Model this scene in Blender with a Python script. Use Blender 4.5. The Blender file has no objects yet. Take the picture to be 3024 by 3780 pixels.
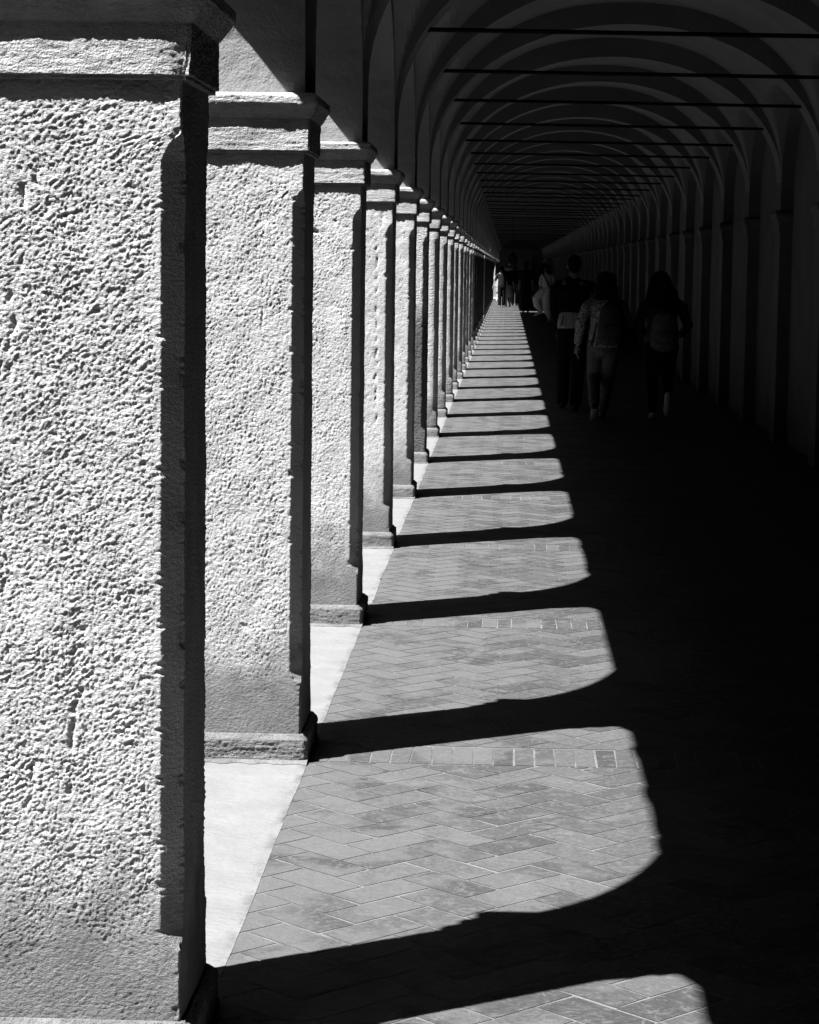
import bpy, bmesh, math, random
import numpy as np
from mathutils import Matrix, Vector

S = bpy.context.scene
COL = S.collection
random.seed(7)

# ---------------------------------------------------------------- camera
cd = bpy.data.cameras.new("camera"); cam = bpy.data.objects.new("camera", cd); COL.objects.link(cam)
S.camera = cam
cd.sensor_fit = 'HORIZONTAL'; cd.sensor_width = 36.0; cd.lens = 101.635
cd.clip_start = 0.05; cd.clip_end = 2000
cam.matrix_world = Matrix(((0.99902971, -0.01655161, 0.04081274, 0.0),
                           (0.04233265, 0.10527059, -0.99354217, 0.0),
                           (0.01214834, 0.99430586, 0.10586912, 1.6),
                           (0, 0, 0, 1)))
# ---------------------------------------------------------------- world and sun
SUN_DIR = Vector((1.0, 0.69, -1.98)).normalized()          # the way the light travels
EL = math.asin(-SUN_DIR.z)
w = bpy.data.worlds.new("World"); S.world = w; w.use_nodes = True
nt = w.node_tree; nt.nodes.clear()
sky = nt.nodes.new('ShaderNodeTexSky'); sky.sky_type = 'NISHITA'; sky.sun_disc = False
sky.sun_elevation = EL; sky.sun_rotation = math.atan2(-SUN_DIR.x, -SUN_DIR.y)
bw = nt.nodes.new('ShaderNodeRGBToBW'); bg = nt.nodes.new('ShaderNodeBackground'); bg.inputs[1].default_value = 0.05
wo = nt.nodes.new('ShaderNodeOutputWorld')
nt.links.new(sky.outputs[0], bw.inputs[0]); nt.links.new(bw.outputs[0], bg.inputs[0]); nt.links.new(bg.outputs[0], wo.inputs[0])
ld = bpy.data.lights.new("sun", 'SUN'); ld.energy = 5.0; ld.angle = math.radians(0.53); ld.color = (1, 1, 1)
sun = bpy.data.objects.new("sun", ld); COL.objects.link(sun)
sun.rotation_euler = SUN_DIR.to_track_quat('-Z', 'Y').to_euler(); sun.location = (-30, -20, 60)
S.view_settings.view_transform = 'Standard'; S.view_settings.look = 'None'
S.view_settings.exposure = 1.95; S.view_settings.gamma = 1.0
S.cycles.max_bounces = 6; S.cycles.diffuse_bounces = 1; S.cycles.glossy_bounces = 2
S.cycles.use_denoising = True

# ---------------------------------------------------------------- layout numbers (metres)
PITCH = 2.863
def PY(n): return 4.467 + PITCH * (n - 1)      # front face of pier n
PW = 0.39                                      # pier is 0.39 x 0.39
XI = -0.645; XO = XI - PW                      # corridor side and outer side of the arcade
XP = 2.505; XW = 2.62                          # pilaster face and wall behind
SPR = 2.135                                    # top of the capitals
N0, N1 = -4, 58
GATE = 28                                      # open bay

# ---------------------------------------------------------------- helpers
def lerp(a, b, t): return a + (b - a) * t
def fade(t): return t * t * t * (t * (t * 6 - 15) + 10)
def perlin(x, y, seed=0):
    rs = np.random.RandomState(seed); P = rs.permutation(256); P = np.concatenate([P, P])
    ang = rs.rand(256) * 2 * np.pi; gx, gy = np.cos(ang), np.sin(ang)
    x = np.asarray(x, float); y = np.asarray(y, float)
    xi = np.floor(x).astype(int); yi = np.floor(y).astype(int); xf = x - xi; yf = y - yi; xi &= 255; yi &= 255
    def g(ix, iy, dx, dy):
        h = P[P[ix & 255] + (iy & 255)]; return gx[h] * dx + gy[h] * dy
    u, v = fade(xf), fade(yf)
    return 1.5 * lerp(lerp(g(xi, yi, xf, yf), g(xi + 1, yi, xf - 1, yf), u),
                      lerp(g(xi, yi + 1, xf, yf - 1), g(xi + 1, yi + 1, xf - 1, yf - 1), u), v)

def mesh(name, verts, faces, mats, smooth=False, mi=None):
    me = bpy.data.meshes.new(name); me.from_pydata([tuple(v) for v in verts], [], faces)
    for m in (mats if isinstance(mats, (list, tuple)) else [mats]): me.materials.append(m)
    if mi is not None: me.polygons.foreach_set('material_index', mi)
    if smooth: me.polygons.foreach_set('use_smooth', [True] * len(me.polygons))
    me.update(); return me
def link(name, me, parent=None, loc=(0, 0, 0)):
    o = bpy.data.objects.new(name, me); COL.objects.link(o); o.location = loc
    if parent: o.parent = parent
    return o
def tag(o, label=None, cat=None, group=None, kind=None):
    if label: o['label'] = label
    if cat: o['category'] = cat
    if group: o['group'] = group
    if kind: o['kind'] = kind
    return o
def empty(name, loc, label, cat, group=None):
    o = bpy.data.objects.new(name, None); COL.objects.link(o); o.location = loc; o.empty_display_size = 0.2
    return tag(o, label, cat, group)
class MB:
    def __init__(s): s.v = []; s.f = []
    def add(s, v, f):
        b = len(s.v); s.v += [tuple(p) for p in v]; s.f += [tuple(i + b for i in q) for q in f]; return s
    def box(s, x0, x1, y0, y1, z0, z1):
        return s.add([(x0, y0, z0), (x1, y0, z0), (x1, y1, z0), (x0, y1, z0), (x0, y0, z1), (x1, y0, z1), (x1, y1, z1), (x0, y1, z1)],
                     [(3, 2, 1, 0), (4, 5, 6, 7), (0, 1, 5, 4), (1, 2, 6, 5), (2, 3, 7, 6), (3, 0, 4, 7)])
    def tube(s, pts, rad, n=14, up=(0, 1, 0)):
        """sweep an ellipse along pts; rad entries are r or (rx, ry); rounded ends"""
        P = [Vector(p) for p in pts]; R = [(r, r) if not isinstance(r, tuple) else r for r in rad]
        rings = []
        def ring(c, a, b, r0, r1): rings.append([c + a * (r0 * math.cos(t)) + b * (r1 * math.sin(t)) for t in [2 * math.pi * k / n for k in range(n)]])
        for i, p in enumerate(P):
            d = (P[min(i + 1, len(P) - 1)] - P[max(i - 1, 0)]).normalized()
            u = Vector(up)
            if abs(d.dot(u)) > .9: u = Vector((0, 0, 1)) if abs(d.z) < .9 else Vector((0, 1, 0))
            a = u.cross(d).normalized(); b = d.cross(a).normalized()
            r0, r1 = R[i]; rm = min(r0, r1)
            if i == 0:
                for k in (0.15, .5, .85): ring(p - d * rm * math.cos(k * math.pi / 2), a, b, r0 * math.sin(k * math.pi / 2), r1 * math.sin(k * math.pi / 2))
            ring(p, a, b, r0, r1)
            if i == len(P) - 1:
                for k in (.85, .5, .15): ring(p + d * rm * math.cos(k * math.pi / 2), a, b, r0 * math.sin(k * math.pi / 2), r1 * math.sin(k * math.pi / 2))
        v = [q for r in rings for q in r]; f = []
        for i in range(len(rings) - 1):
            for k in range(n): f.append((i * n + k, i * n + (k + 1) % n, (i + 1) * n + (k + 1) % n, (i + 1) * n + k))
        f.append(tuple(range(n))[::-1]); f.append(tuple((len(rings) - 1) * n + k for k in range(n)))
        return s.add(v, f)
    def ell(s, c, r, n=14, m=10):
        v = []; f = []
        for j in range(m + 1):
            t = math.pi * (j + .0001) / (m + .0002)
            for k in range(n):
                a = 2 * math.pi * k / n
                v.append((c[0] + r[0] * math.sin(t) * math.cos(a), c[1] + r[1] * math.sin(t) * math.sin(a), c[2] + r[2] * math.cos(t)))
        for j in range(m):
            for k in range(n): f.append((j * n + k, (j + 1) * n + k, (j + 1) * n + (k + 1) % n, j * n + (k + 1) % n))
        return s.add(v, f)
    def build(s, name, mat, parent=None, loc=(0, 0, 0), smooth=False):
        return link(name, mesh(name, s.v, s.f, mat, smooth), parent, loc)

# ---------------------------------------------------------------- materials
def N(nt, t, **k):
    n = nt.nodes.new(t)
    for a, b in k.items(): setattr(n, a, b)
    return n
class Mat:
    def __init__(s, name, rough=.9):
        s.m = bpy.data.materials.new(name); s.m.use_nodes = True; s.nt = s.m.node_tree; s.nt.nodes.clear()
        s.out = N(s.nt, 'ShaderNodeOutputMaterial'); s.b = N(s.nt, 'ShaderNodeBsdfPrincipled')
        s.b.inputs['Roughness'].default_value = rough; s.b.inputs['Specular IOR Level'].default_value = .15
        s.nt.links.new(s.b.outputs[0], s.out.inputs[0]); s.geo = N(s.nt, 'ShaderNodeNewGeometry')
    def L(s, a, b): s.nt.links.new(a, b)
    def pos(s, sc=(1, 1, 1)):
        m = N(s.nt, 'ShaderNodeMapping'); m.inputs['Scale'].default_value = sc; s.L(s.geo.outputs['Position'], m.inputs[0]); return m.outputs[0]
    def noise(s, scale, det=4, rough=.55, sc=(1, 1, 1), dist=0):
        n = N(s.nt, 'ShaderNodeTexNoise'); n.inputs['Scale'].default_value = scale; n.inputs['Detail'].default_value = det
        n.inputs['Roughness'].default_value = rough; n.inputs['Distortion'].default_value = dist; s.L(s.pos(sc), n.inputs['Vector']); return n.outputs['Fac']
    def ramp(s, x, a, b, va=0., vb=1., smooth=True):
        r = N(s.nt, 'ShaderNodeMapRange'); r.interpolation_type = 'SMOOTHSTEP' if smooth else 'LINEAR'
        s.L(x, r.inputs[0])
        for i, q in zip((1, 2, 3, 4), (a, b, va, vb)): r.inputs[i].default_value = q
        return r.outputs[0]
    def math(s, op, a, b=None):
        m = N(s.nt, 'ShaderNodeMath', operation=op)
        for i, q in enumerate((a, b)):
            if q is None: continue
            if isinstance(q, (int, float)): m.inputs[i].default_value = q
            else: s.L(q, m.inputs[i])
        return m.outputs[0]
    def mix(s, t, a, b):   # scalars
        m = N(s.nt, 'ShaderNodeMix', data_type='FLOAT')
        for i, q in zip((0, 2, 3), (t, a, b)):
            if isinstance(q, (int, float)): m.inputs[i].default_value = q
            else: s.L(q, m.inputs[i])
        return m.outputs[0]
    def z(s):
        x = N(s.nt, 'ShaderNodeSeparateXYZ'); s.L(s.geo.outputs['Position'], x.inputs[0]); return x.outputs
    def color(s, v): s.L(v, s.b.inputs['Base Color'])
    def bump(s, h, strength=1., dist=.01):
        b = N(s.nt, 'ShaderNodeBump'); b.inputs['Strength'].default_value = strength; b.inputs['Distance'].default_value = dist
        s.L(h, b.inputs['Height']); s.L(b.outputs[0], s.b.inputs['Normal'])

def plain(name, v, rough=.85, var=.15, scale=20, bump=0):
    m = Mat(name, rough); n = m.noise(scale)
    m.color(m.ramp(n, .3, .7, v * (1 - var), v * (1 + var), False))
    if bump: m.bump(m.noise(scale * 3), 1, bump)
    return m.m

def pier_mat(name, base, near, dark_to=.36, dark=.36):
    m = Mat(name, .95)
    tone = m.ramp(m.noise(9, 5), .3, .7, .86, 1.1, False)
    fine = m.ramp(m.noise(130, 3, .7, (1, 1, 1.6)), .3, .7, .86, 1.1, False)
    c = m.math('MULTIPLY', m.math('MULTIPLY', tone, fine), base)
    # damp stained foot of the pier, ragged upper limit
    zz = m.math('ADD', m.z()[2], m.math('MULTIPLY', m.math('SUBTRACT', m.noise(7, 5, .65), .5), .5))
    st = m.ramp(zz, dark_to - .18, dark_to + .16, 1, 0)
    c = m.mix(st, c, m.math('MULTIPLY', c, dark))
    # streaks and soot spots
    sp = m.ramp(m.noise(16, 6, .7, (1, 1, .35)), .66, .76, 0, .55)
    c = m.mix(sp, c, m.math('MULTIPLY', c, .35))
    m.color(c)
    if near: m.bump(m.math('ADD', m.noise(260, 4, .6, (1, 1, 1.5)), m.math('MULTIPLY', m.noise(90, 3, .6, (1, 1, 1.6)), 1.2)), 1, .0035)
    else:
        h = m.math('ADD', m.noise(52, 4, .6, (1, 1, 1.6), .4), m.math('MULTIPLY', m.noise(9, 3), .6))
        m.bump(h, 1, .028)
    return m.m
M = {}
M['pier_near'] = pier_mat('hammered_stone_near', .40, True)
M['pier'] = pier_mat('hammered_stone', .42, False)
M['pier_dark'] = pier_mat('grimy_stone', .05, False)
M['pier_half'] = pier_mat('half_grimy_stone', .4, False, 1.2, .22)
def cap_mat():
    m = Mat('capital_stone', .95)
    c = m.math('MULTIPLY', m.ramp(m.noise(14, 5), .3, .7, .28, .42, False), m.ramp(m.noise(80, 4, .7, (.6, .6, 1.6)), .33, .5, .80, 1.0))
    zz = m.math('ADD', m.z()[2], m.math('MULTIPLY', m.math('SUBTRACT', m.noise(9, 4), .5), .3))
    c = m.mix(m.ramp(zz, .3, .6, 1, 0), c, m.math('MULTIPLY', c, .42)); m.color(c)
    m.bump(m.math('ADD', m.noise(60, 5, .65, (.45, .45, 1.8)), m.math('MULTIPLY', m.noise(220, 3), .8)), 1, .009)
    return m.m
M['cap'] = cap_mat()
def plaster(name, v, b=.002):
    m = Mat(name, .95); c = m.math('MULTIPLY', m.ramp(m.noise(1.6, 6, .6), .3, .7, v * .82, v * 1.15, False), m.ramp(m.noise(40, 4), .3, .7, .94, 1.05, False))
    m.color(c); m.bump(m.math('ADD', m.noise(18, 5), m.math('MULTIPLY', m.noise(120, 3), .4)), 1, b * 3); return m.m
M['arch'] = plaster('arch_plaster', .25)
M['vault'] = plaster('vault_plaster', .215)
M['wall'] = plaster('wall_plaster', .135)
M['pil'] = plaster('pilaster_stone', .16, .006)
M['roof'] = plain('terracotta_tile', .12, .9, .3, 8)
M['dark_end'] = plain('dark_wall', .065, .95)
M['iron'] = plain('wrought_iron', .006, .8)
def brick_mat():
    m = Mat('worn_brick', .85)
    at = N(m.nt, 'ShaderNodeAttribute', attribute_name='tone')
    c = m.ramp(at.outputs['Fac'], 0, 1, .034, .074, False)
    c = m.math('MULTIPLY', c, m.ramp(m.noise(60, 5, .7), .3, .7, .72, 1.28, False))
    # pale mortar dust trodden into the faces, more towards the open side
    d = m.math('ADD', m.noise(4.2, 7, .62, (1, 1, 1), .6), m.ramp(m.z()[0], -.6, .5, .15, -.07, False))
    c = m.mix(m.ramp(d, .50, .68, 0, .75), c, .088)
    c = m.mix(m.ramp(m.noise(23, 6, .7, (1, 1, 1), 1.5), .60, .70, 0, .5), c, .105)
    c = m.mix(m.ramp(m.noise(48, 5, .7), .64, .72, 0, .6), c, .03)
    c = m.mix(m.ramp(m.noise(11, 8, .8, (1, 1, 1), 2.2), .52, .60, 0, .7), c, .096)
    c = m.mix(m.ramp(m.noise(31, 7, .8, (.6, 1.4, 1), 1.), .55, .66, 0, .6), c, .11)
    c = m.mix(m.ramp(m.noise(26, 7, .8, (1, 1, 1), 3.), .60, .68, 0, .55), c, .032)
    c = m.mix(m.ramp(m.noise(190, 2, .5), .58, .66, 0, .5), c, .035)
    m.color(c); m.bump(m.math('ADD', m.noise(40, 5, .6), m.math('MULTIPLY', m.noise(7, 2), .8)), 1, .004); return m.m
def mortar_mat():
    m = Mat('lime_mortar', .95)
    d = m.ramp(m.noise(5, 5, .6), .42, .6, 0, 1)
    c = m.mix(d, .125, .074); c = m.math('MULTIPLY', c, m.ramp(m.noise(90, 4), .3, .7, .85, 1.15, False)); m.color(c)
    m.bump(m.noise(120, 4), 1, .003); return m.m
def kerb_mat():
    m = Mat('pale_kerb_stone', .8)
    c = m.math('MULTIPLY', m.ramp(m.noise(6, 5), .3, .7, .142, .172, False), m.ramp(m.noise(150, 3, .6), .25, .6, .93, 1.03, False))
    c = m.mix(m.ramp(m.noise(42, 6, .8, (.5, 1, 1)), .70, .75, 0, .6), c, .08)
    c = m.mix(m.math('MULTIPLY', m.ramp(m.z()[0], -.66, -.622, 0, 1), m.ramp(m.noise(17, 6, .7, (1, .4, 1)), .42, .62, 0, .8)), c, .085)
    m.color(c); m.bump(m.math('ADD', m.noise(50, 6, .65, (.6, 1, 1)), m.math('MULTIPLY', m.noise(6, 3), 2.)), 1, .005); return m.m
M['brick'] = brick_mat(); M['mortar'] = mortar_mat(); M['kerb'] = kerb_mat()
M['grass'] = plain('dry_lawn', .035, 1, .3, 6)

# ---------------------------------------------------------------- ground, kerb strip, brick paving
Y0, YE = PY(N0) - 2, PY(N1) + PW
tag(MB().add([(-400, -300, -.06), (400, -300, -.06), (400, 900, -.06), (-400, 900, -.06)], [(0, 1, 2, 3)]).build('ground', M['grass']), kind='structure')
KX = -.622
_r = random.Random(9); _n = 2400; _ys = [Y0 + (YE - Y0) * (k / _n) ** 1.6 for k in range(_n + 1)]; _v = []; _e = 0
for k, y in enumerate(_ys):
    _e = _e * .9 + _r.uniform(-.0012, .0012); xe = KX + _e - (.006 if _r.random() < .02 else 0)
    _v += [(-1.18, y, .0012), (xe, y, .0012), (xe, y, -.02)]
_f = [q for k in range(_n) for q in ((3 * k, 3 * k + 1, 3 * k + 4, 3 * k + 3), (3 * k + 1, 3 * k + 2, 3 * k + 5, 3 * k + 4))]
tag(link('kerb_strip', mesh('kerb_strip', _v, _f, M['kerb'])), kind='structure')
tag(MB().add([(KX, Y0, -.0014), (XW, Y0, -.0014), (XW, YE, -.0014), (KX, YE, -.0014)], [(0, 1, 2, 3)]).build('paving_bed', M['mortar']), kind='structure')

def clip(poly, x0, x1, y0, y1):
    for ax, lim, sg in ((0, x0, 1), (0, x1, -1), (1, y0, 1), (1, y1, -1)):
        out = []
        for i in range(len(poly)):
            p, q = poly[i - 1], poly[i]; dp, dq = sg * (p[ax] - lim), sg * (q[ax] - lim)
            if (dp >= 0) != (dq >= 0):
                t = dp / (dp - dq); out.append((p[0] + t * (q[0] - p[0]), p[1] + t * (q[1] - p[1])))
            if dq >= 0: out.append(q)
        poly = out
        if len(poly) < 3: return []
    return poly
def paving():
    rnd = random.Random(3); V = []; F = []; T = []
    def put(poly, j=.0018):
        if len(poly) < 3: return
        b = len(V)
        for x, y in poly: V.append((x + rnd.uniform(-j, j), y + rnd.uniform(-j, j), 0))
        F.append(tuple(range(b, b + len(poly)))); T.append(rnd.random())
    w_, g = .1215, .0040; c = math.sqrt(.5)
    x0, x1 = KX - .004, XW
    for n in range(N0 - 1, N1):
        ya = PY(n) + .29; yb = PY(n + 1) + .012
        x = x0
        if n + 1 <= N1:
            while x < x1:
                q_ = rnd.uniform(-.0015, .0015); put([(x + .002, yb + .006), (x + .0645 + q_, yb + .006), (x + .0645 + q_, yb + .266), (x + .002, yb + .266)], .003); x += .067 + q_
        if n < N0: ya = Y0
        imin = int((x0 + ya) * c / w_) - 3; imax = int((x1 + yb) * c / w_) + 3
        jmin = int((ya - x1) * c / w_) - 3; jmax = int((yb - x0) * c / w_) + 3
        for i in range(imin, imax):
            for j in range(jmin, jmax):
                t = (i - j) % 4
                if t == 0: r = (i, i + 2, j, j + 1)
                elif t == 3: r = (i, i + 1, j, j + 2)
                else: continue
                a0, a1, b0, b1 = r[0] * w_ + g, r[1] * w_ - g, r[2] * w_ + g, r[3] * w_ - g
                q = [((a - b) * c, (a + b) * c) for a, b in ((a0, b0), (a1, b0), (a1, b1), (a0, b1))]
                cx = sum(p[0] for p in q) / 4; cy = sum(p[1] for p in q) / 4
                if cx < x0 - .2 or cx > x1 + .2 or cy < ya - .2 or cy > yb + .2: continue
                put(clip(q, x0, x1, ya + .004, yb - .002), .0036)
    me = mesh('brick_paving', V, F, M['brick'])
    at = me.attributes.new('tone', 'FLOAT', 'FACE'); at.data.foreach_set('value', T)
    tag(link('brick_paving', me), kind='structure')
paving()

# ---------------------------------------------------------------- stone lofts (piers, capitals, plinths)
def ring_pts(hw, off, ch, step_front, step_side, step_back):
    """closed ring (counter-clockwise from above) of a square of half width hw with chamfered corners.
    returns lists px, py (for off, ch scalars) via parametric spec so that rows keep one topology"""
    pass
def stone_loft(name, zs, off, cham, disp, steps, mat, caps=True, seed=0, edge=0.0):
    """square column centred on 0,0 (half width PW/2 + off(z)), chamfer cham(z, corner); disp(u, v, seed) in metres outwards"""
    h0 = PW / 2; sf, ss, sb = steps
    def frac(st): 
        k = max(2, int(round(PW / st))); return np.linspace(0, 1, k + 1)[:-1]
    sides = [frac(sf), frac(ss), frac(sb), frac(sb)]      # front(-y, left to right), right(+x), back, left
    zs = np.array(zs); R = []
    offz = np.array([off(z) for z in zs]); 
    nch = [max(2, int(round(.05 / s_))) for s_ in (min(sf, ss), ss, sb, sf)]
    cx = [1, 1, -1, -1]; cy = [-1, 1, 1, -1]
    cols = []                                             # each column: (x(z), y(z), nx, ny, u)
    dirs = [(1, 0), (0, 1), (-1, 0), (0, -1)]; nrm = [(0, -1), (1, 0), (0, 1), (-1, 0)]
    start = [(-1, -1), (1, -1), (1, 1), (-1, 1)]
    chz = [np.array([cham(z, k) for z in zs]) for k in range(4)]   # chamfer at the corner that ENDS side k
    H = h0 + offz
    ucount = 0.
    X = []; Y = []; NX = []; NY = []; U = []
    for k in range(4):
        c0 = chz[k - 1]; c1 = chz[k]
        sx, sy = start[k]; dx, dy = dirs[k]
        for t in sides[k]:
            d = c0 + (2 * H - c0 - c1) * t
            X.append(sx * H + dx * d); Y.append(sy * H + dy * d); NX.append(nrm[k][0]); NY.append(nrm[k][1]); U.append(ucount + t * PW)
        ucount += PW
        # chamfer from end of side k to start of side k+1
        ax = sx * H + dx * (2 * H - c1); ay = sy * H + dy * (2 * H - c1)
        k2 = (k + 1) % 4; s2x, s2y = start[k2]; bx = s2x * H + dirs[k2][0] * c1; by = s2y * H + dirs[k2][1] * c1
        nx = (nrm[k][0] + nrm[k2][0]) / math.sqrt(2); ny = (nrm[k][1] + nrm[k2][1]) / math.sqrt(2)
        for q in range(nch[k]):
            t = q / nch[k]; X.append(ax + (bx - ax) * t); Y.append(ay + (by - ay) * t); NX.append(nx); NY.append(ny); U.append(ucount + t * .05)
        ucount += .05
    X = np.array(X); Y = np.array(Y); NX = np.array(NX)[:, None]; NY = np.array(NY)[:, None]; U = np.array(U)[:, None] * np.ones_like(X)
    Z = np.ones_like(X) * zs[None, :]
    D = disp(U, Z, seed)
    X = X + NX * D; Y = Y + NY * D
    if edge: Z = Z + edge * perlin(U * 30, Z * 10, seed + 5)
    nc, nz = X.shape
    V = np.stack([X.T, Y.T, Z.T], -1).reshape(-1, 3)
    F = []
    for j in range(nz - 1):
        b = j * nc
        for i in range(nc):
            i2 = (i + 1) % nc; F.append((b + i, b + i2, b + nc + i2, b + nc + i))
    F.append(tuple(range(nc))[::-1]); F.append(tuple((nz - 1) * nc + i for i in range(nc)))
    return mesh(name, V.tolist(), F, mat, True)

def hammer(amp):
    def f(u, z, seed):
        lo = perlin(u * 10, z * 8, seed) * .0026
        zz = z - .15 * u
        wu = u + .009 * perlin(u * 34, z * 34, seed + 8); wz = .007 * perlin(u * 30, z * 38, seed + 9); zd = z - .30 * u + wz; ze = z + .22 * u + wz
        md = .6 * perlin(wu * 80, zd * 132, seed + 1) + .45 * perlin(wu * 98, ze * 140, seed + 17) + .62 * perlin(wu * 170, zd * 240, seed + 2) + .55 * perlin(u * 290, ze * 360, seed + 7)
        md = np.where(md < -.35, -.35 + 1.35 * (md + .35), md) * (1 + .35 * perlin(u * 13, z * 11, seed + 51))
        fadez = np.clip((z - .05) / .38, .42, 1) * np.clip(.95 + .35 * perlin(u * 9, z * 7, seed + 41), .7, 1.2) 
        sm = np.where((u > PW + .002) & (u < 2 * PW + .05), .35, 1.)
        sm = sm * np.where(u < PW + .001, np.clip((PW - u) / .022, .3, 1), 1)
        return lo + amp * (md * .8 + .45 * (.35 - abs(perlin(wu * 70, zd * 105, seed + 21)) * 1.6) + .3 * perlin(u * 25, zz * 35, seed + 25)) * fadez * sm
    return f
def cracks(base, lines, seedc):
    """lines: list of (u0,z0,u1,z1,width,depth) clefts in the face"""
    def f(u, z, seed):
        d = base(u, z, seed)
        for (u0, z0, u1, z1, wd, dp) in lines:
            t = np.clip((z - z0) / (z1 - z0 + 1e-9), 0, 1); cu = u0 + (u1 - u0) * t + .02 * perlin(z * 14, z * 0 + u0 * 9, seedc) + .006 * perlin(z * 60, z * 0 + u0 * 7, seedc + 1)
            m = np.exp(-((u - cu) / wd) ** 2) * ((z > min(z0, z1)) & (z < max(z0, z1))) * np.clip(.25 + 1.3 * perlin(z * 26, u * 14, seedc + 3), 0, 1)
            d = d - dp * m
        # chipped arrises
        for ue in (PW, PW + .05):
            m = np.exp(-((u - ue) / .008) ** 2) * np.clip(perlin(z * 23, z * 0 + ue * 31, seedc + 9) + .5 * perlin(z * 90, z * 0, seedc + 12) - .2, 0, 1); d = d - .014 * m
        return d
    return f
CH = .038
def cham(top=1.84, bot=.24, seed=0):
    def f(z, k):
        t = min(1, max(0, (top + .012 * math.sin(seed * 3.1) - z) / .05)) * min(1, max(0, (z - bot - .02 * math.sin(seed * 1.7)) / .035))
        t = t ** .6
        return .005 + (CH - .005) * t
    return f
def zrange(z0, z1, st): return list(np.linspace(z0, z1, max(2, int(round((z1 - z0) / st)) + 1)))
CAPB = 1.948
def cap_off(z):
    z -= CAPB
    if z < .008: return .012
    if z < .108: return .017
    if z < .15: return .017 + .026 * ((z - .108) / .042) ** .8
    if z < .176: return .045
    return .045 - .016 * ((z - .176) / .011)
def strata(amp):
    def f(u, z, seed): return amp * (.55 * perlin(u * 14, z * 110, seed) + .55 * perlin(u * 90, z * 200, seed + 3) + .3 * perlin(u * 200, z * 300, seed + 6) + .7 * perlin(u * 9, z * 22, seed + 4))
    return f
def tooled(u, z, seed): return -.022 * np.exp(-((u - PW - .012) / .034) ** 2) * np.clip((CAPB + .085 - z) / .08, 0, 1) + .0011 * (perlin(u * 95 + z * 30, z * 120, seed) + .7 * perlin(u * 210, z * 210, seed + 1)) + .0016 * perlin(u * 20, z * 40, seed + 2)
def slab_off(z): return .022 if z < .075 else .022 - .016 * (z - .075) / .016
def make_pier(seed, step, mat, capmat=None, lines=(), capdz=0):
    fine = step < .013
    z = zrange(.06, 1.97, step * 1.0 if fine else .06)
    if not fine: z = sorted(set(z + [.2, .235, .25, .26, .28, 1.78, 1.8, 1.82, 1.84, 1.86]))
    base = hammer(.0034 if fine else 0)
    sh = stone_loft('pier', z, lambda q: 0, cham(seed=seed), cracks(base, lines, seed) if fine else (lambda u, zz, s_: perlin(u * 10, zz * 8, s_) * .003),
                    (step, step * 1.6, max(step * 5, .02)) if fine else (.05, .05, .1), mat, seed=seed)
    st = step if fine else .025
    zc = sorted(set(zrange(CAPB, CAPB + .186, min(.008, st) if fine else .03) + [CAPB + q for q in (.007, .009, .107, .12, .135, .15, .175, .186)]))
    cp = stone_loft('capital', zc, lambda q: cap_off(q - capdz) if True else 0, lambda q, k: .006, tooled if seed == 11 else strata(.0028 if fine else .002), (st, st, .04), M['cap'], seed=seed + 40)
    zp = zrange(-.01, .092, st if fine else .02)
    pl = stone_loft('plinth', zp, slab_off, lambda q, k: .01, strata(.0045 if fine else .003), (st, st, .05), M['cap'], seed=seed + 80)
    return sh, cp, pl

portico = empty('arcade_portico', (0, 0, 0), 'long vaulted portico of hammered stone piers along brick paving', 'portico')
def place_pier(n, ms):
    rr = random.Random(n * 5 + 1); c = (XI - PW / 2 + (.017 if n == 1 else rr.uniform(-.006, .006) if n > 2 else 0), PY(n) + PW / 2, 0)
    o = link('pier', ms[0], portico, c)
    link('capital', ms[1], o); link('plinth', ms[2], o)
    if n <= 8:
        rf = random.Random(n); q = []; m_ = 44
        for k in range(m_ + 1):
            x = -PW / 2 - .02 + (PW + .045) * k / m_; q += [(x, -PW / 2 - .015, .012), (x, -PW / 2 - .042 - rf.uniform(0, .012) - .008 * math.sin(k * .7 + n), .0028)]
        link('mortar_fillet', mesh('mortar_fillet', q, [(2 * k, 2 * k + 1, 2 * k + 3, 2 * k + 2) for k in range(m_)], M['mortar']), o)
    if n == 1: o.scale.x = 1.12; o.location.x -= .0234
    return o
L1 = [(.10, 1.75, .055, 1.35, .006, .010), (.125, 1.80, .15, 1.66, .005, .008), (.055, 1.45, .02, 1.2, .004, .007),
      (.22, .92, .19, .55, .006, .009), (.235, .80, .225, .62, .005, .007), (.20, .50, .215, .28, .004, .004), (.06, 1.12, .05, .95, .006, .008), (.30, 1.55, .26, 1.50, .008, .007), (.12, .62, .09, .5, .006, .008)]
L2 = [(.27, 1.5, .28, 1.2, .004, .006), (.30, .9, .29, .6, .005, .006), (.2, .45, .33, .3, .008, .006)]
pd = place_pier(1, make_pier(11, .0026, M['pier_near'], lines=L1))
pd['label'] = 'nearest pier, deeply pitted with a vertical cleft'
place_pier(2, make_pier(12, .004, M['pier_near'], lines=L2))
place_pier(3, make_pier(13, .005, M['pier_near'], lines=[(.13, 1.76, .30, 1.72, .03, .014), (.30, 1.80, .36, 1.76, .02, .012)]))
place_pier(4, make_pier(14, .0085, M['pier_near'], lines=[(.33, 1.9, .33, .6, .006, .01)]))
place_pier(5, make_pier(15, .010, M['pier_near'], lines=[(.2, 1.45, .38, 1.40, .03, .01)]))
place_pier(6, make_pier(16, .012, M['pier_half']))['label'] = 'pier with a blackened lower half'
var = [make_pier(20 + k, .05, M['pier'], capdz=(0, .006, -.006, .003)[k]) for k in range(4)]
dv = [make_pier(30 + k, .05, M['pier_dark']) for k in range(2)]
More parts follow.
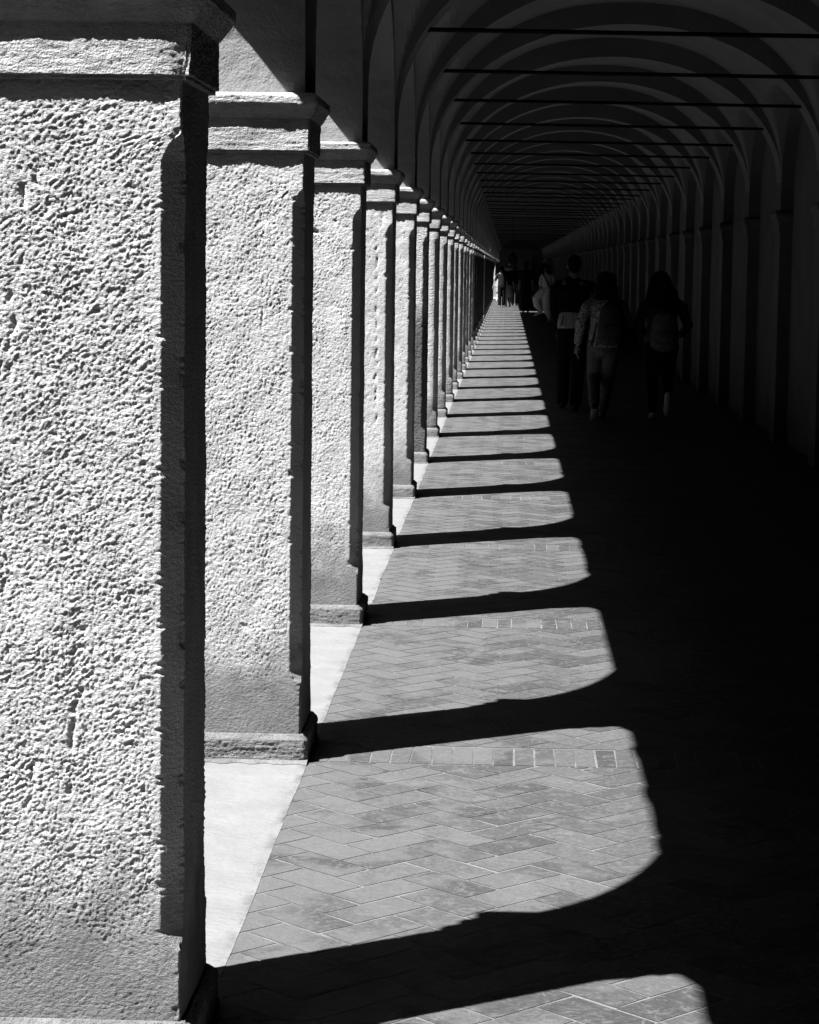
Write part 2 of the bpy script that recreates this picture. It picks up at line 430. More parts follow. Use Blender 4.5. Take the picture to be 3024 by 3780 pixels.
for n in range(N0, N1 + 1):
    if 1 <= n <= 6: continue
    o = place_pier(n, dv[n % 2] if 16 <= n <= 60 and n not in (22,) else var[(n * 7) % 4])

# ---------------------------------------------------------------- arcade arches (one part per bay)
def arch_profile(K=28):
    """y (from pier centre to next pier centre), underside z"""
    r = (PITCH - PW) / 2; yc = PITCH / 2; e = 2 / 2.5
    pts = [(0, SPR - .006), (PW / 2, SPR - .006), (PW / 2, SPR)]
    for k in range(1, K):
        a = math.pi * k / K; c_ = math.cos(a); pts.append((yc - r * math.copysign(abs(c_) ** e, c_), SPR + .95 * math.sin(a) ** e))
    pts += [(PITCH - PW / 2, SPR), (PITCH - PW / 2, SPR - .006), (PITCH, SPR - .006)]
    return pts
def bay_wall(name, xa, xb, top, mat, capends=False):
    P = arch_profile(); n = len(P); V = []; F = []
    for x in (xa, xb):
        for y, z in P: V.append((x, y, z))
        for y, z in P: V.append((x, y, top))
    for i in range(n - 1):
        F.append((i, n + i, n + i + 1, i + 1))                               # outer face (towards -x)
        F.append((2 * n + i, 2 * n + i + 1, 3 * n + i + 1, 3 * n + i))       # inner face
        F.append((i, i + 1, 2 * n + i + 1, 2 * n + i))                       # underside
    F.append((n, 3 * n, 4 * n - 1, 2 * n - 1))
    if capends:
        F.append((0, 2 * n, 3 * n, n)); F.append((n - 1, 2 * n - 1, 4 * n - 1, 3 * n - 1))
    return mesh(name, V, F, mat)
am = bay_wall('arcade_arch', XO, XI, 3.455, M['arch'])
bm_ = bay_wall('blind_arch', XP, XW + .02, 3.86, M['wall'])
for n in range(N0, N1):
    y = PY(n) + PW / 2
    if n != GATE: link('arcade_arch', am, portico, (0, y, 0))
    link('blind_arch', bm_, portico, (0, y, 0))
# ---------------------------------------------------------------- transverse arches, tie rods, vault webs
XC = (XI + XP) / 2; HWX = (XP - XI) / 2
def ring_z(x, z0=2.41, c=1.125): return z0 + c * math.sqrt(max(0, 1 - ((x - XC) / HWX) ** 2))
def t_arch():
    K = 40; V = []; F = []
    inner = [(XC - HWX * math.cos(math.pi * k / K), 2.41 + 1.125 * math.sin(math.pi * k / K)) for k in range(K + 1)]
    for y in (0, PW):
        for x, z in inner: V.append((x, y, z))
        for x, z in inner: V.append((x + (x - XC) * .04, y, 3.80))
    n = K + 1
    for i in range(K):
        F.append((i, i + 1, n + i + 1, n + i)); F.append((2 * n + i, 3 * n + i, 3 * n + i + 1, 2 * n + i + 1)); F.append((i, 2 * n + i, 2 * n + i + 1, i + 1))
    return mesh('transverse_arch', V, F, M['vault'])
def web(hole=False):
    nx, ny = 72, 64; V = []; F = []
    L = PITCH - PW; r = L / 2
    for j in range(ny + 1):
        y = r - r * math.cos(math.pi * j / ny); zl = SPR + .02 + 1.02 * (max(0, 1 - abs((y - r) / (r + .002)) ** 2.5)) ** .4
        for i in range(nx + 1):
            x = XC - (HWX + .001) * math.cos(math.pi * i / nx); u = min(1, abs(x - XC) / (HWX + .004))
            zb = 2.30 + 1.405 * (1 - u ** 2.25) ** (1 / 2.25)
            d_ = zb - zl; V.append((x, y, zb if d_ > .2 else zl + .025 * math.log1p(math.exp(min(d_ / .025, 50)))))
    for j in range(ny):
        for i in range(nx):
            a = j * (nx + 1) + i
            if hole and V[a][0] < -.3 and V[a][1] < 1.75: continue
            F.append((a, a + 1, a + nx + 2, a + nx + 1))
    return mesh('vault_web', V, F, M['vault'], False)
ta = t_arch(); wb = web(); wg = web(True)
rod = MB().tube([(XI - .1, 0, 2.935), (XP + .1, 0, 2.905)], [.013, .013], 8)
rod.box(XI + .02, XI + .1, -.02, .02, 2.905, 2.96)
rodm = mesh('tie_rod', rod.v, rod.f, M['iron'])
for n in range(N0, N1 + 1):
    link('transverse_arch', ta, portico, (0, PY(n), 0))
    link('tie_rod', rodm, portico, (0, PY(n) + PW / 2, random.Random(n).uniform(-.012, .012)))
    if n < N1: link('vault_web', wg if n == GATE else wb, portico, (0, PY(n) + PW, 0))
# ---------------------------------------------------------------- right wall and pilasters
wl = MB().box(XW, XW + .35, Y0, YE, -.05, 4.6).build('side_wall', M['wall'], portico)
def pil():
    m = MB(); m.box(XP, XW + .03, 0, PW, 0, 1.96)
    c = MB()
    prof = [(0, .012), (.1, .018), (.145, .045), (.178, .045), (.187, .03)]
    for (a, o1), (b, o2) in zip(prof[:-1], prof[1:]):
        z1, z2 = CAPB + a, CAPB + b
        c.add([(XP - o1, -o1, z1), (XW, -o1, z1), (XW, PW + o1, z1), (XP - o1, PW + o1, z1), (XP - o2, -o2, z2), (XW, -o2, z2), (XW, PW + o2, z2), (XP - o2, PW + o2, z2)],
              [(0, 1, 5, 4), (2, 3, 7, 6), (3, 0, 4, 7)] + ([(3, 2, 1, 0)] if a == 0 else []) + ([(4, 5, 6, 7)] if b == .187 else []))
    return mesh('pilaster', m.v, m.f, M['pil']), mesh('capital', c.v, c.f, M['pil'])
pm, pc = pil()
for n in range(N0, N1 + 1):
    o = link('pilaster', pm, portico, (0, PY(n), 0)); link('capital', pc, o)
# ---------------------------------------------------------------- tiled roof (eaves throw the long straight shadow)
XE = -1.262; ZE = 3.405
def roof(ya, yb, x_start):
    V = []; F = []; step = .02; ny = int((yb - ya) / step); xs = [x_start, x_start + .3, x_start + .9, XW + .5]
    rnd = random.Random(int(ya)); j = {}
    for iy in range(ny + 1):
        y = ya + iy * step; k = int(y / .21); ph = (y / .21) % 1
        if k not in j: j[k] = rnd.uniform(-.02, .02)
        wv = .06 * abs(math.sin(math.pi * ph))
        for ix, x in enumerate(xs):
            z = ZE + (x - XE) * .27
            V.append((x - (wv * .6 + j[k] if ix == 0 else 0), y, z + wv)); 
    n = len(xs)
    for iy in range(ny):
        for ix in range(n - 1): a = iy * n + ix; F.append((a, a + n, a + n + 1, a + 1)[::-1])
    # underside boards
    b = len(V)
    for y in (ya, yb):
        for x in (x_start + .01, XW + .5): V.append((x, y, ZE + (x - XE) * .27 - .045))
    F.append((b, b + 1, b + 3, b + 2))
    return mesh('tiled_roof', V, F, M['roof'])
gy0, gy1 = PY(GATE) + PW, PY(GATE + 1)
link('tiled_roof', roof(Y0, gy0, XE), portico); link('tiled_roof', roof(gy0, gy0 + 1.8, .1), portico); link('tiled_roof', roof(gy0 + 1.8, YE, XE), portico)
# end of the corridor
rw = MB().box(-1.6, XW + .35, Y0 - .4, Y0 - .01, -.05, 4.4)  # unseen wall, added to keep sky light out of the rear opening
tag(rw.build('end_wall', M['dark_end']), 'added plain wall behind the viewer, closing the corridor against sky light', 'wall')
ew = MB().box(-1.6, XW + .35, YE + .01, YE + .4, -.05, 4.4)
tag(ew.build('end_wall', M['dark_end']), 'dark plain wall closing the far end of the corridor', 'wall')

# ---------------------------------------------------------------- added building, unseen left of the frame, cuts sky light through the arches
bx = -7.6; hb = empty('sky_blocking_building', (bx, 60, 0), 'added dark brick building with small windows, blocks sky light from the arches', 'building')
M['dark_brick'] = plain('dark_brick_wall', .06, .95, .25, 3, .01); M['glass'] = plain('dark_pane', .02, .2)
MB().box(-8, 0, -90, 150, -.1, 12.2).build('wall', M['dark_brick'], hb)
MB().add([(-8.6, -90.5, 12.1), (.3, -90.5, 12.1), (.3, 150.5, 12.1), (-8.6, 150.5, 12.1), (-4, -90.5, 13.8), (-4, 150.5, 13.8)], [(0, 1, 2, 3), (1, 0, 4), (3, 2, 5), (0, 3, 5, 4), (2, 1, 4, 5)]).build('roof', M['roof'], hb)
for k in range(24):
    f = MB().box(-.02, .03, -85 + k * 10, -84 + k * 10, 4.2, 5.8).build('window', M['pier_dark'], hb)
    MB().box(.03, .033, -84.93 + k * 10, -84.07 + k * 10, 4.27, 5.73).build('pane', M['glass'], f)

# ---------------------------------------------------------------- people
M['skin'] = plain('skin', .16, .6, .08, 30)
M['black'] = plain('black_cloth', .008, .95, .3, 40)
M['charcoal'] = plain('charcoal_cloth', .045, .9, .3, 30)
M['grey'] = plain('grey_denim', .1, .9, .3, 25)
M['pale'] = plain('pale_linen', .5, .9, .2, 14)
M['hair'] = plain('dark_hair', .006, .6, .5, 60)
M['shoe_dark'] = plain('dark_leather', .012, .5)
M['shoe_pale'] = plain('pale_canvas', .62, .8)
M['bag'] = plain('grey_nylon', .10, .7, .4, 18)
M['tee'] = plain('washed_tee', .014, .9, .1, 14); M['skirt'] = plain('light_skirt', .18, .9, .2, 14)
M['white'] = plain('white_cloth', .45, .9, .1, 14)
for k_ in ('black', 'charcoal', 'grey', 'pale', 'hair', 'tee', 'skirt', 'white', 'bag', 'skin'): M[k_].node_tree.nodes['Principled BSDF'].inputs['Specular IOR Level'].default_value = .02
M['hem'] = plain('shirt_cloth', .22, .9, .25, 20)
def floral():
    m = Mat('floral_print', .9); a = m.ramp(m.noise(30, 3, .6, (1, 1, 1), 1.2), .44, .58, .08, .32); m.color(a); return m.m
M['floral'] = floral()

def cloth(name, mb, mat, parent, vox, sm=3):
    """join the tubes of one garment or body into ONE closed surface"""
    o = mb.build(name, mat, parent)
    r_ = o.modifiers.new('union', 'REMESH'); r_.mode = 'VOXEL'; r_.voxel_size = vox; r_.use_smooth_shade = True
    k = o.modifiers.new('relax', 'SMOOTH'); k.iterations = sm; k.factor = .5
    dg = bpy.context.evaluated_depsgraph_get(); me = bpy.data.meshes.new_from_object(o.evaluated_get(dg))
    o.modifiers.clear(); old = o.data; o.data = me; bpy.data.meshes.remove(old)
    for p in me.polygons: p.use_smooth = True
    return o
def hand(mb, wrist, d, side, curl=.5, s=1.):
    """palm and five fingers; d = direction the hand hangs, side = +1/-1 for the thumb side along y"""
    W = Vector(wrist); D = Vector(d).normalized(); A = Vector((0, side, 0)); A = (A - D * A.dot(D)).normalized(); B = D.cross(A)
    mb.tube([W, W + D * .045 * s, W + D * .09 * s], [.021 * s, (.024 * s, .034 * s), (.016 * s, .038 * s)], 10, up=tuple(B))
    for i, (off, ln) in enumerate(((.030, .068), (.010, .078), (-.010, .072), (-.029, .056))):
        a = W + D * .092 * s + A * off * s; c = a + D * ln * .5 * s + B * (.012 * curl * s); e = c + D * ln * .42 * s + B * (.03 * curl * s)
        mb.tube([a - D * .02 * s, a, c, e], [.009 * s, .009 * s, .0082 * s, .007 * s], 8)
    t0 = W + D * .03 * s + A * .03 * s
    mb.tube([t0, t0 + D * .03 * s + A * .022 * s, t0 + D * .06 * s + A * .028 * s], [.012 * s, .0105 * s, .008 * s], 8)
def shoe(mb, ankle, yaw=0, pitch=0, L=.27):
    """toe points away from the camera (+y) turned by yaw, heel lifted by pitch"""
    a = Vector(ankle); R_ = Matrix.Rotation(-yaw, 3, 'Z') @ Matrix.Rotation(-pitch, 3, 'X')
    P = [(-.055, -.035), (0, -.03), (.06, -.045), (.13, -.06), (L - .09, -.066)]
    rr = [(.034, .036), (.038, .045), (.04, .036), (.045, .026), (.035, .02)]
    mb.tube([a + R_ @ Vector((0, y, z)) for y, z in P], rr, 12, up=tuple(R_ @ Vector((0, 0, 1))))
def head(mb, c, yaw=0, s=1.):
    """skull, jaw, nose, ears; face towards +y turned by yaw"""
    C_ = Vector(c); R_ = Matrix.Rotation(-yaw, 3, 'Z'); q = lambda x, y, z: tuple(C_ + R_ @ Vector((x * s, y * s, z * s)))
    mb.ell(q(0, -.012, .02), (.076 * s, .092 * s, .098 * s)); mb.ell(q(0, .03, -.045), (.055 * s, .058 * s, .066 * s))
    mb.tube([q(0, .085, .012), q(0, .107, -.022)], [.009 * s, .014 * s], 8); mb.tube([q(-.022, .083, -.055), q(.022, .083, -.055)], [.009 * s] * 2, 8)
    for e in (-1, 1): mb.ell(q(e * .078, -.002, -.012), (.011 * s, .02 * s, .032 * s), 8, 6); mb.ell(q(e * .03, .075, .012), (.013 * s, .012 * s, .009 * s), 8, 6)

# --- man in a dark sweater (faces away, right arm round the woman's back)
Y = 26.2
pm_ = empty('person', (.73, Y, 0), 'man in dark sweater over pale shirt walking, arm behind woman in floral blouse', 'person')
b = MB(); head(b, (.015, 0, 1.625))
b.tube([(.01, -.01, 1.42), (.012, 0, 1.54)], [.062, .056])
b.tube([(0, 0, .95), (0, 0, 1.2), (0, 0, 1.40)], [(.15, .1), (.15, .1), (.17, .09)], 18)
b.tube([(-.19, 0, 1.40), (-.185, -.02, 1.14), (-.155, .03, .92)], [.047, .04, .026]); hand(b, (-.15, .04, .90), (.1, .15, -1), 1)
b.tube([(.18, 0, 1.40), (.30, .02, 1.36), (.36, .14, 1.30)], [.047, .04, .028]); hand(b, (.365, .15, 1.29), (.3, .8, -.3), 1)
for sx, fx, fy in ((-1, -.075, .22), (1, .045, -.12)):
    b.tube([(sx * .08, 0, .92), (sx * .07 + fx * .3, fy * .4, .5), (fx + sx * .01, fy, .09)], [.085, .055, .038])
cloth('body', b, M['skin'], pm_, .0075)
b = MB(); b.tube([(0, 0, 1.06), (0, -.005, 1.2), (0, -.01, 1.34), (0, 0, 1.425)], [(.168, .118), (.178, .125), (.195, .12), (.13, .085)], 20)
b.tube([(0, 0, 1.43), (0, 0, 1.47)], [.075, .066]); b.tube([(-.14, 0, 1.41), (-.19, -.01, 1.37), (-.195, -.02, 1.14), (-.16, .02, .93)], [.06, .068, .055, .042])
b.tube([(.14, 0, 1.41), (.2, 0, 1.39), (.30, .02, 1.355), (.36, .13, 1.30)], [.06, .066, .056, .042])
cloth('sweater', b, M['black'], pm_, .009)
b = MB(); b.tube([(-.01, 0, .955), (-.01, -.005, 1.0), (-.005, -.01, 1.08)], [(.163, .113), (.160, .115), (.158, .116)], 20)
for k in range(7): b.tube([(-.13 + .045 * k, -.105, .95), (-.11 + .04 * k, -.112, 1.06)], [.012, .008], 6)
cloth('shirt_hem', b, M['hem'], pm_, .008, 2)
b = MB(); b.tube([(-.01, 0, .86), (-.01, 0, .95)], [(.155, .115), (.15, .105)], 18)
for sx, fx, fy in ((-1, -.075, .22), (1, .045, -.12)):
    b.tube([(sx * .075, 0, .88), (sx * .07 + fx * .2, fy * .35, .5), (fx + sx * .01, fy, .09)], [.1, .078, .068])
cloth('trousers', b, M['black'], pm_, .01)
for fx, fy in ((-.085, .22), (.055, -.12)):
    b = MB(); shoe(b, (fx, fy, .085)); cloth('shoe', b, M['shoe_dark'], pm_, .008)
b = MB(); b.ell((.015, -.018, 1.655), (.081, .093, .094)); b.ell((.015, -.05, 1.60), (.07, .058, .06)); cloth('hair', b, M['hair'], pm_, .008)

# --- woman in a floral blouse, bob hair, grey trousers
Y = 24.6
pw = empty('person', (1.03, Y, 0), 'woman with dark bob, floral blouse and grey trousers, bracelet on left wrist', 'person')
b = MB(); head(b, (.01, 0, 1.455), 0, .95); b.tube([(0, 0, 1.25), (.005, 0, 1.38)], [.052, .047])
b.tube([(0, 0, .85), (0, 0, 1.05), (0, 0, 1.24)], [(.14, .1), (.12, .085), (.145, .08)], 18)
b.tube([(-.16, 0, 1.24), (-.235, -.02, 1.03), (-.275, .03, .80)], [.042, .034, .022]); hand(b, (-.277, .034, .785), (-.05, .25, -1), 1, .6, .95)
b.tube([(.16, 0, 1.24), (.235, -.01, 1.03), (.2, .15, .92)], [.042, .034, .022]); hand(b, (.2, .155, .915), (-.2, .9, 0), 1, .6, .95)
WL = ((-.085, -.1, -.105, -.34, .16), (.085, .05, .0, .1, .075))
for hx, kx, ax, ay, az in WL: b.tube([(hx, 0, .82), (kx, .05, .46), (ax, ay, az)], [.08, .052, .034])
cloth('body', b, M['skin'], pw, .0075)
b = MB(); b.tube([(0, 0, .80), (0, 0, .9), (0, 0, 1.08), (0, 0, 1.22), (0, 0, 1.29)], [(.17, .125), (.165, .12), (.145, .11), (.165, .1), (.09, .07)], 20)
b.tube([(-.13, 0, 1.25), (-.185, -.01, 1.2), (-.245, -.02, 1.03), (-.275, .02, .83)], [.052, .062, .06, .045]); b.tube([(.13, 0, 1.25), (.185, 0, 1.2), (.245, -.01, 1.03), (.21, .13, .93)], [.052, .06, .055, .04])
for k in range(6): b.tube([(-.15 + .055 * k, -.11, .79), (-.1 + .04 * k, -.1, 1.0)], [.016, .01], 6)
cloth('blouse', b, M['floral'], pw, .009, 2)
b = MB(); b.tube([(0, 0, .76), (0, 0, .88)], [(.165, .12), (.15, .11)], 18)
for hx, kx, ax, ay, az in WL: b.tube([(hx, 0, .80), (kx, .05, .46), (ax, ay, az + .03)], [.097, .074, .055])
cloth('trousers', b, M['grey'], pw, .01)
b = MB(); shoe(b, (-.105, -.34, .15), 0, .75, .25); o_ = cloth('shoe', b, M['shoe_dark'], pw, .008); tag(o_, 'dark shoe lifted behind, pale sole showing')
b = MB(); b.tube([(-.105, -.405, .055), (-.105, -.37, .13), (-.105, -.3, .035)][0:2] + [(-.105, -.385, .14)], [(.03, .012)] * 3, 10); 
b = MB(); R_ = Matrix.Rotation(-.75, 3, 'X'); A_ = Vector((-.105, -.34, .15))
b.tube([A_ + R_ @ Vector((0, y, z)) for y, z in ((-.05, -.073), (.04, -.08), (.12, -.088))], [(.034, .008), (.038, .008), (.04, .008)], 12, up=tuple(R_ @ Vector((0, 0, 1))))
b.build('sole', M['shoe_pale'], o_, smooth=True)
b = MB(); shoe(b, (0, .1, .078), 0, 0, .25); cloth('shoe', b, M['shoe_dark'], pw, .008)
b = MB(); b.ell((.01, -.02, 1.46), (.115, .115, .11)); b.ell((.01, -.035, 1.37), (.13, .1, .12)); b.ell((-.05, -.05, 1.3), (.06, .06, .05)); b.ell((.075, -.05, 1.31), (.06, .06, .05)); cloth('hair', b, M['hair'], pw, .01)
b = MB(); b.tube([(-.277 + .03 * math.cos(t), .03 + .032 * math.sin(t), .805) for t in [k * math.pi / 6 for k in range(13)]], [.008] * 13, 8); b.build('bracelet', M['white'], pw, smooth=True)

def backpack(name, loc, w_, h_, d_, mat, label, strap_to):
    t = empty(name, loc, label, 'backpack')
    b = MB(); b.tube([(0, 0, .05), (0, -.01, h_ * .45), (0, 0, h_ - .07)], [(w_ * .5, d_ * .5), (w_ * .5, d_ * .55), (w_ * .4, d_ * .42)], 20); cloth('pack_bag', b, mat, t, .01, 4)
    b = MB(); b.tube([(0, -d_ * .5, .10), (0, -d_ * .53, h_ * .40)], [(w_ * .36, d_ * .2), (w_ * .35, d_ * .18)], 16); cloth('front_pocket', b, mat, t, .008, 3)
    b = MB(); b.tube([(-.04, 0, h_ - .02), (-.02, 0, h_ + .03), (.02, 0, h_ + .03), (.04, 0, h_ - .02)], [.008] * 4, 8); b.build('grab_handle', M['black'], t, smooth=True)
    for e in (-1, 1):
        b = MB(); b.tube([(e * w_ * .25, d_ * .4, h_ - .06), (e * strap_to[0] * .9, d_ * .5 + .03, strap_to[1]), (e * strap_to[0], d_ * .5 + .12, strap_to[1] + .015)], [(.022, .006)] * 3, 8); b.build('strap', M['black'], t, smooth=True)
    return t
backpack('backpack', (1.09, 24.42, .82), .27, .42, .17, M['charcoal'], 'dark backpack worn by the woman in the floral blouse', (.1, .42))
hb2 = empty('handbag', (1.30, 24.62, .72), 'dark handbag hanging at the right hip of the woman in floral blouse', 'handbag')
b = MB(); b.tube([(0, 0, .03), (0, 0, .22)], [(.10, .05), (.085, .035)], 16); cloth('bag_body', b, M['black'], hb2, .01)
b = MB(); b.tube([(-.06, 0, .24), (-.07, 0, .4), (-.1, -.02, .55), (-.04, .02, .4), (.06, 0, .24)], [.008] * 5, 8); b.build('strap', M['black'], hb2, smooth=True)

# --- woman with long dark hair and a grey backpack
Y = 24.7
pl_ = empty('person', (1.645, Y, 0), 'woman with long dark hair, dark jacket, black leggings and pale sneakers', 'person')
b = MB(); head(b, (-.03, 0, 1.465), 0, .95); b.tube([(-.01, 0, 1.27), (-.02, 0, 1.39)], [.052, .047])
b.tube([(0, 0, .86), (0, 0, 1.05), (0, 0, 1.25)], [(.14, .1), (.12, .085), (.145, .08)], 18)
b.tube([(-.16, 0, 1.24), (-.245, -.03, 1.0), (-.17, .17, .92)], [.042, .034, .022]); hand(b, (-.165, .18, .915), (.5, .8, .1), 1, .8, .95)
b.tube([(.17, 0, 1.24), (.27, -.03, 1.0), (.20, .16, .90)], [.042, .034, .022]); hand(b, (.195, .17, .895), (-.5, .8, 0), 1, .8, .95)
LL = ((-.085, -.085, -.075, .1, .075), (.085, .07, .055, -.30, .26))
for hx, kx, ax, ay, az in LL: b.tube([(hx, 0, .82), (kx, .06, .47), (ax, ay, az)], [.08, .052, .034])
cloth('body', b, M['skin'], pl_, .0075)
b = MB(); b.tube([(0, 0, .83), (0, 0, .95), (0, 0, 1.1), (0, 0, 1.23), (0, 0, 1.29)], [(.165, .12), (.165, .12), (.155, .115), (.18, .105), (.1, .075)], 20)
b.tube([(-.14, 0, 1.25), (-.195, -.01, 1.2), (-.25, -.03, 1.0), (-.18, .15, .93)], [.055, .064, .055, .04]); b.tube([(.14, 0, 1.25), (.2, -.01, 1.2), (.272, -.03, 1.0), (.21, .14, .91)], [.055, .064, .055, .04])
cloth('jacket', b, M['charcoal'], pl_, .009)
b = MB(); b.tube([(0, 0, .74), (0, 0, .86)], [(.17, .12), (.15, .11)], 18)
for hx, kx, ax, ay, az in LL: b.tube([(hx, 0, .78), (kx, .06, .47), (ax, ay, az + .02)], [.098, .068, .046])
cloth('leggings', b, M['black'], pl_, .01)
b = MB(); shoe(b, (-.075, .1, .078), 0, 0, .25); cloth('sneaker', b, M['shoe_pale'], pl_, .008)
b = MB(); shoe(b, (.055, -.30, .25), 0, 1.15, .25); cloth('sneaker', b, M['shoe_pale'], pl_, .008)
b = MB(); b.ell((-.03, -.015, 1.47), (.11, .112, .112)); b.tube([(-.03, -.04, 1.42), (-.02, -.06, 1.31), (0, -.07, 1.22)], [(.135, .1), (.17, .085), (.14, .05)], 20)
for k in range(9): b.tube([(-.15 + .035 * k, -.06, 1.36), (-.17 + .043 * k, -.1, 1.20 - .03 * math.sin(k * 1.9))], [.025, .008], 7)
cloth('hair', b, M['hair'], pl_, .009, 2)
backpack('backpack', (1.66, 24.50, .76), .30, .40, .17, M['bag'], 'grey backpack worn by the woman with long dark hair', (.11, .40))

# --- figures far down the corridor
def far_person(x, y, h, label, top, legs, hairm, stride=.12, skirt=False, hat=None, arm_out=0, topw=.19, legbare=False, yaw=0):
    k = h / 1.7; t = empty('person', (x, y, 0), label, 'person', None); t.rotation_euler[2] = yaw; V_ = .014
    S_ = lambda p: tuple(q * k for q in p)
    b = MB(); head(b, S_((0, 0, 1.59)), 0, k); b.tube([S_((0, 0, 1.4)), S_((0, 0, 1.52))], [.055 * k] * 2)
    b.tube([S_((0, 0, .9)), S_((0, 0, 1.38))], [(.13 * k, .09 * k), (.15 * k, .08 * k)])
    for e in (-1, 1):
        ax = e * (.2 + (arm_out if e < 0 else 0) * .5); hx = e * (.23 + (arm_out if e < 0 else 0))
        b.tube([S_((e * .17, 0, 1.37)), S_((ax, -.02 * e, 1.12)), S_((hx, .08 * e, .88))], [.045 * k, .036 * k, .026 * k]); hand(b, S_((hx, .08 * e, .87)), (e * .1, .1, -1), 1, .5, k)
        b.tube([S_((e * .08, 0, .9)), S_((e * .085, e * stride * .6, .5)), S_((e * .08, e * stride, .08))], [.08 * k, .055 * k, .038 * k]); shoe(b, S_((e * .08, e * stride, .075)), 0, 0, .26 * k)
    cloth('body', b, M['skin'], t, V_)
    b = MB(); b.tube([S_((0, 0, .92)), S_((0, 0, 1.15)), S_((0, 0, 1.34)), S_((0, 0, 1.42))], [(.165 * k, .12 * k), (.16 * k, .115 * k), (topw * k, .11 * k), (.1 * k, .07 * k)], 18)
    for e in (-1, 1):
        ax = e * (.205 + (arm_out if e < 0 else 0) * .5); b.tube([S_((e * .15, 0, 1.37)), S_((e * .19, 0, 1.33)), S_((ax, -.02 * e, 1.13))], [.055 * k, .062 * k, .055 * k])
    cloth('top', b, top, t, V_)
    b = MB()
    if skirt: b.tube([S_((0, 0, .55)), S_((0, 0, .75)), S_((0, 0, .95))], [(.21 * k, .17 * k), (.185 * k, .15 * k), (.15 * k, .11 * k)], 18)
    else:
        b.tube([S_((0, 0, .85)), S_((0, 0, .95))], [(.16 * k, .12 * k), (.15 * k, .11 * k)])
        for e in (-1, 1): b.tube([S_((e * .078, 0, .87)), S_((e * .085, e * stride * .6, .5)), S_((e * .08, e * stride, .12))], [.1 * k, .08 * k, .07 * k])
    cloth('skirt' if skirt else 'trousers', b, legs, t, V_)
    b = MB(); b.ell(S_((0, -.02, 1.62)), (.088 * k, .1 * k, .1 * k)); b.ell(S_((0, -.05, 1.55)), (.08 * k, .06 * k, .09 * k)); cloth('hair', b, hairm, t, V_)
    if hat:
        b = MB(); b.tube([S_((0, 0, 1.635)), S_((0, 0, 1.65)), S_((0, 0, 1.69)), S_((0, 0, 1.745))], [.155 * k, .145 * k, .1 * k, .075 * k], 20); cloth('sun_hat', b, hat, t, .01, 1)
    return t
far_person(-.235, 92.4, 1.62, 'far walker in pale T-shirt and dark trousers on the sunlit strip', M['tee'], M['black'], M['hair'], .05, arm_out=.12)
far_person(.02, 94.0, 1.62, 'far walker in a pale sun hat and light skirt on the sunlit strip', M['black'], M['skirt'], M['hair'], .08, skirt=True, hat=M['skirt'])
far_person(.64, 81.7, 1.80, 'tall far man all in black standing beside the sunlit strip', M['black'], M['black'], M['hair'], .10, topw=.24)
far_person(1.28, 90.0, 1.66, 'far woman in a black dress, bare calves, right of the tall man in black', M['black'], M['black'], M['hair'], .06, skirt=True, topw=.21)
far_person(.30, 97.0, 1.74, 'far man in dark clothes between the sun hat and the tall man in black', M['black'], M['charcoal'], M['hair'], .1, topw=.2)
far_person(.95, 86.5, 1.70, 'far woman in dark coat close behind the tall man in black', M['black'], M['charcoal'], M['hair'], .1, topw=.22)
far_person(-.02, 104.0, 1.75, 'farthest walker in dark clothes, seen above the pale T-shirt', M['black'], M['black'], M['hair'], .1)
far_person(1.62, 104.0, 1.80, 'farthest man in dark clothes near the broad potted shrub', M['black'], M['black'], M['hair'], .1, topw=.21)
# walker in loose pale trousers striding to the left, partly behind the nearest man
ps = empty('person', (1.13, 68, 0), 'far walker in white top and billowing pale trousers striding left, dark strap across back', 'person')
b = MB(); head(b, (.02, 0, 1.56), -1.2, .97); b.tube([(.02, 0, 1.38), (.02, 0, 1.49)], [.052] * 2)
b.tube([(.03, 0, .92), (.02, 0, 1.38)], [(.12, .09), (.15, .08)])
b.tube([(-.13, 0, 1.34), (-.16, -.02, 1.1), (-.17, .06, .92)], [.042, .034, .024]); hand(b, (-.172, .065, .91), (-.3, .1, -1), 1)
b.tube([(.17, 0, 1.34), (.2, .02, 1.1), (.2, -.04, .9)], [.042, .034, .024]); hand(b, (.2, -.045, .89), (.1, 0, -1), 1)
b.tube([(-.02, 0, .92), (-.33, .05, .66), (-.22, .02, .33)], [.08, .055, .036]); b.tube([(.1, 0, .9), (.12, 0, .5), (.16, -.1, .1)], [.08, .055, .036])
cloth('body', b, M['skin'], ps, .012)
b = MB(); b.tube([(.02, 0, .95), (.02, 0, 1.2), (.02, 0, 1.34), (.02, 0, 1.42)], [(.15, .11), (.15, .11), (.18, .1), (.1, .07)], 18)
b.tube([(-.12, 0, 1.37), (-.15, 0, 1.3), (-.165, -.02, 1.12)], [.05, .058, .055]); b.tube([(.15, 0, 1.37), (.19, 0, 1.3), (.2, .02, 1.12)], [.05, .058, .05]); cloth('top', b, M['white'], ps, .012)
b = MB(); b.tube([(.02, 0, .98), (-.1, 0, .88), (-.27, .03, .68), (-.24, .02, .52), (-.14, 0, .38)], [.12, .14, .15, .13, .09]); b.tube([(.05, 0, .95), (.02, 0, .7), (.06, -.03, .4), (.13, -.08, .14)], [.14, .16, .15, .09]); cloth('trousers', b, M['pale'], ps, .012)
b = MB(); shoe(b, (-.2, .02, .30), -1.35, .25, .25); cloth('shoe', b, M['shoe_pale'], ps, .01)
b = MB(); shoe(b, (.16, -.1, .085), -1.3, 0, .25); cloth('shoe', b, M['shoe_pale'], ps, .01)
b = MB(); b.ell((.03, -.02, 1.60), (.1, .1, .1)); b.ell((.05, -.04, 1.49), (.09, .07, .1)); cloth('hair', b, M['hair'], ps, .012)
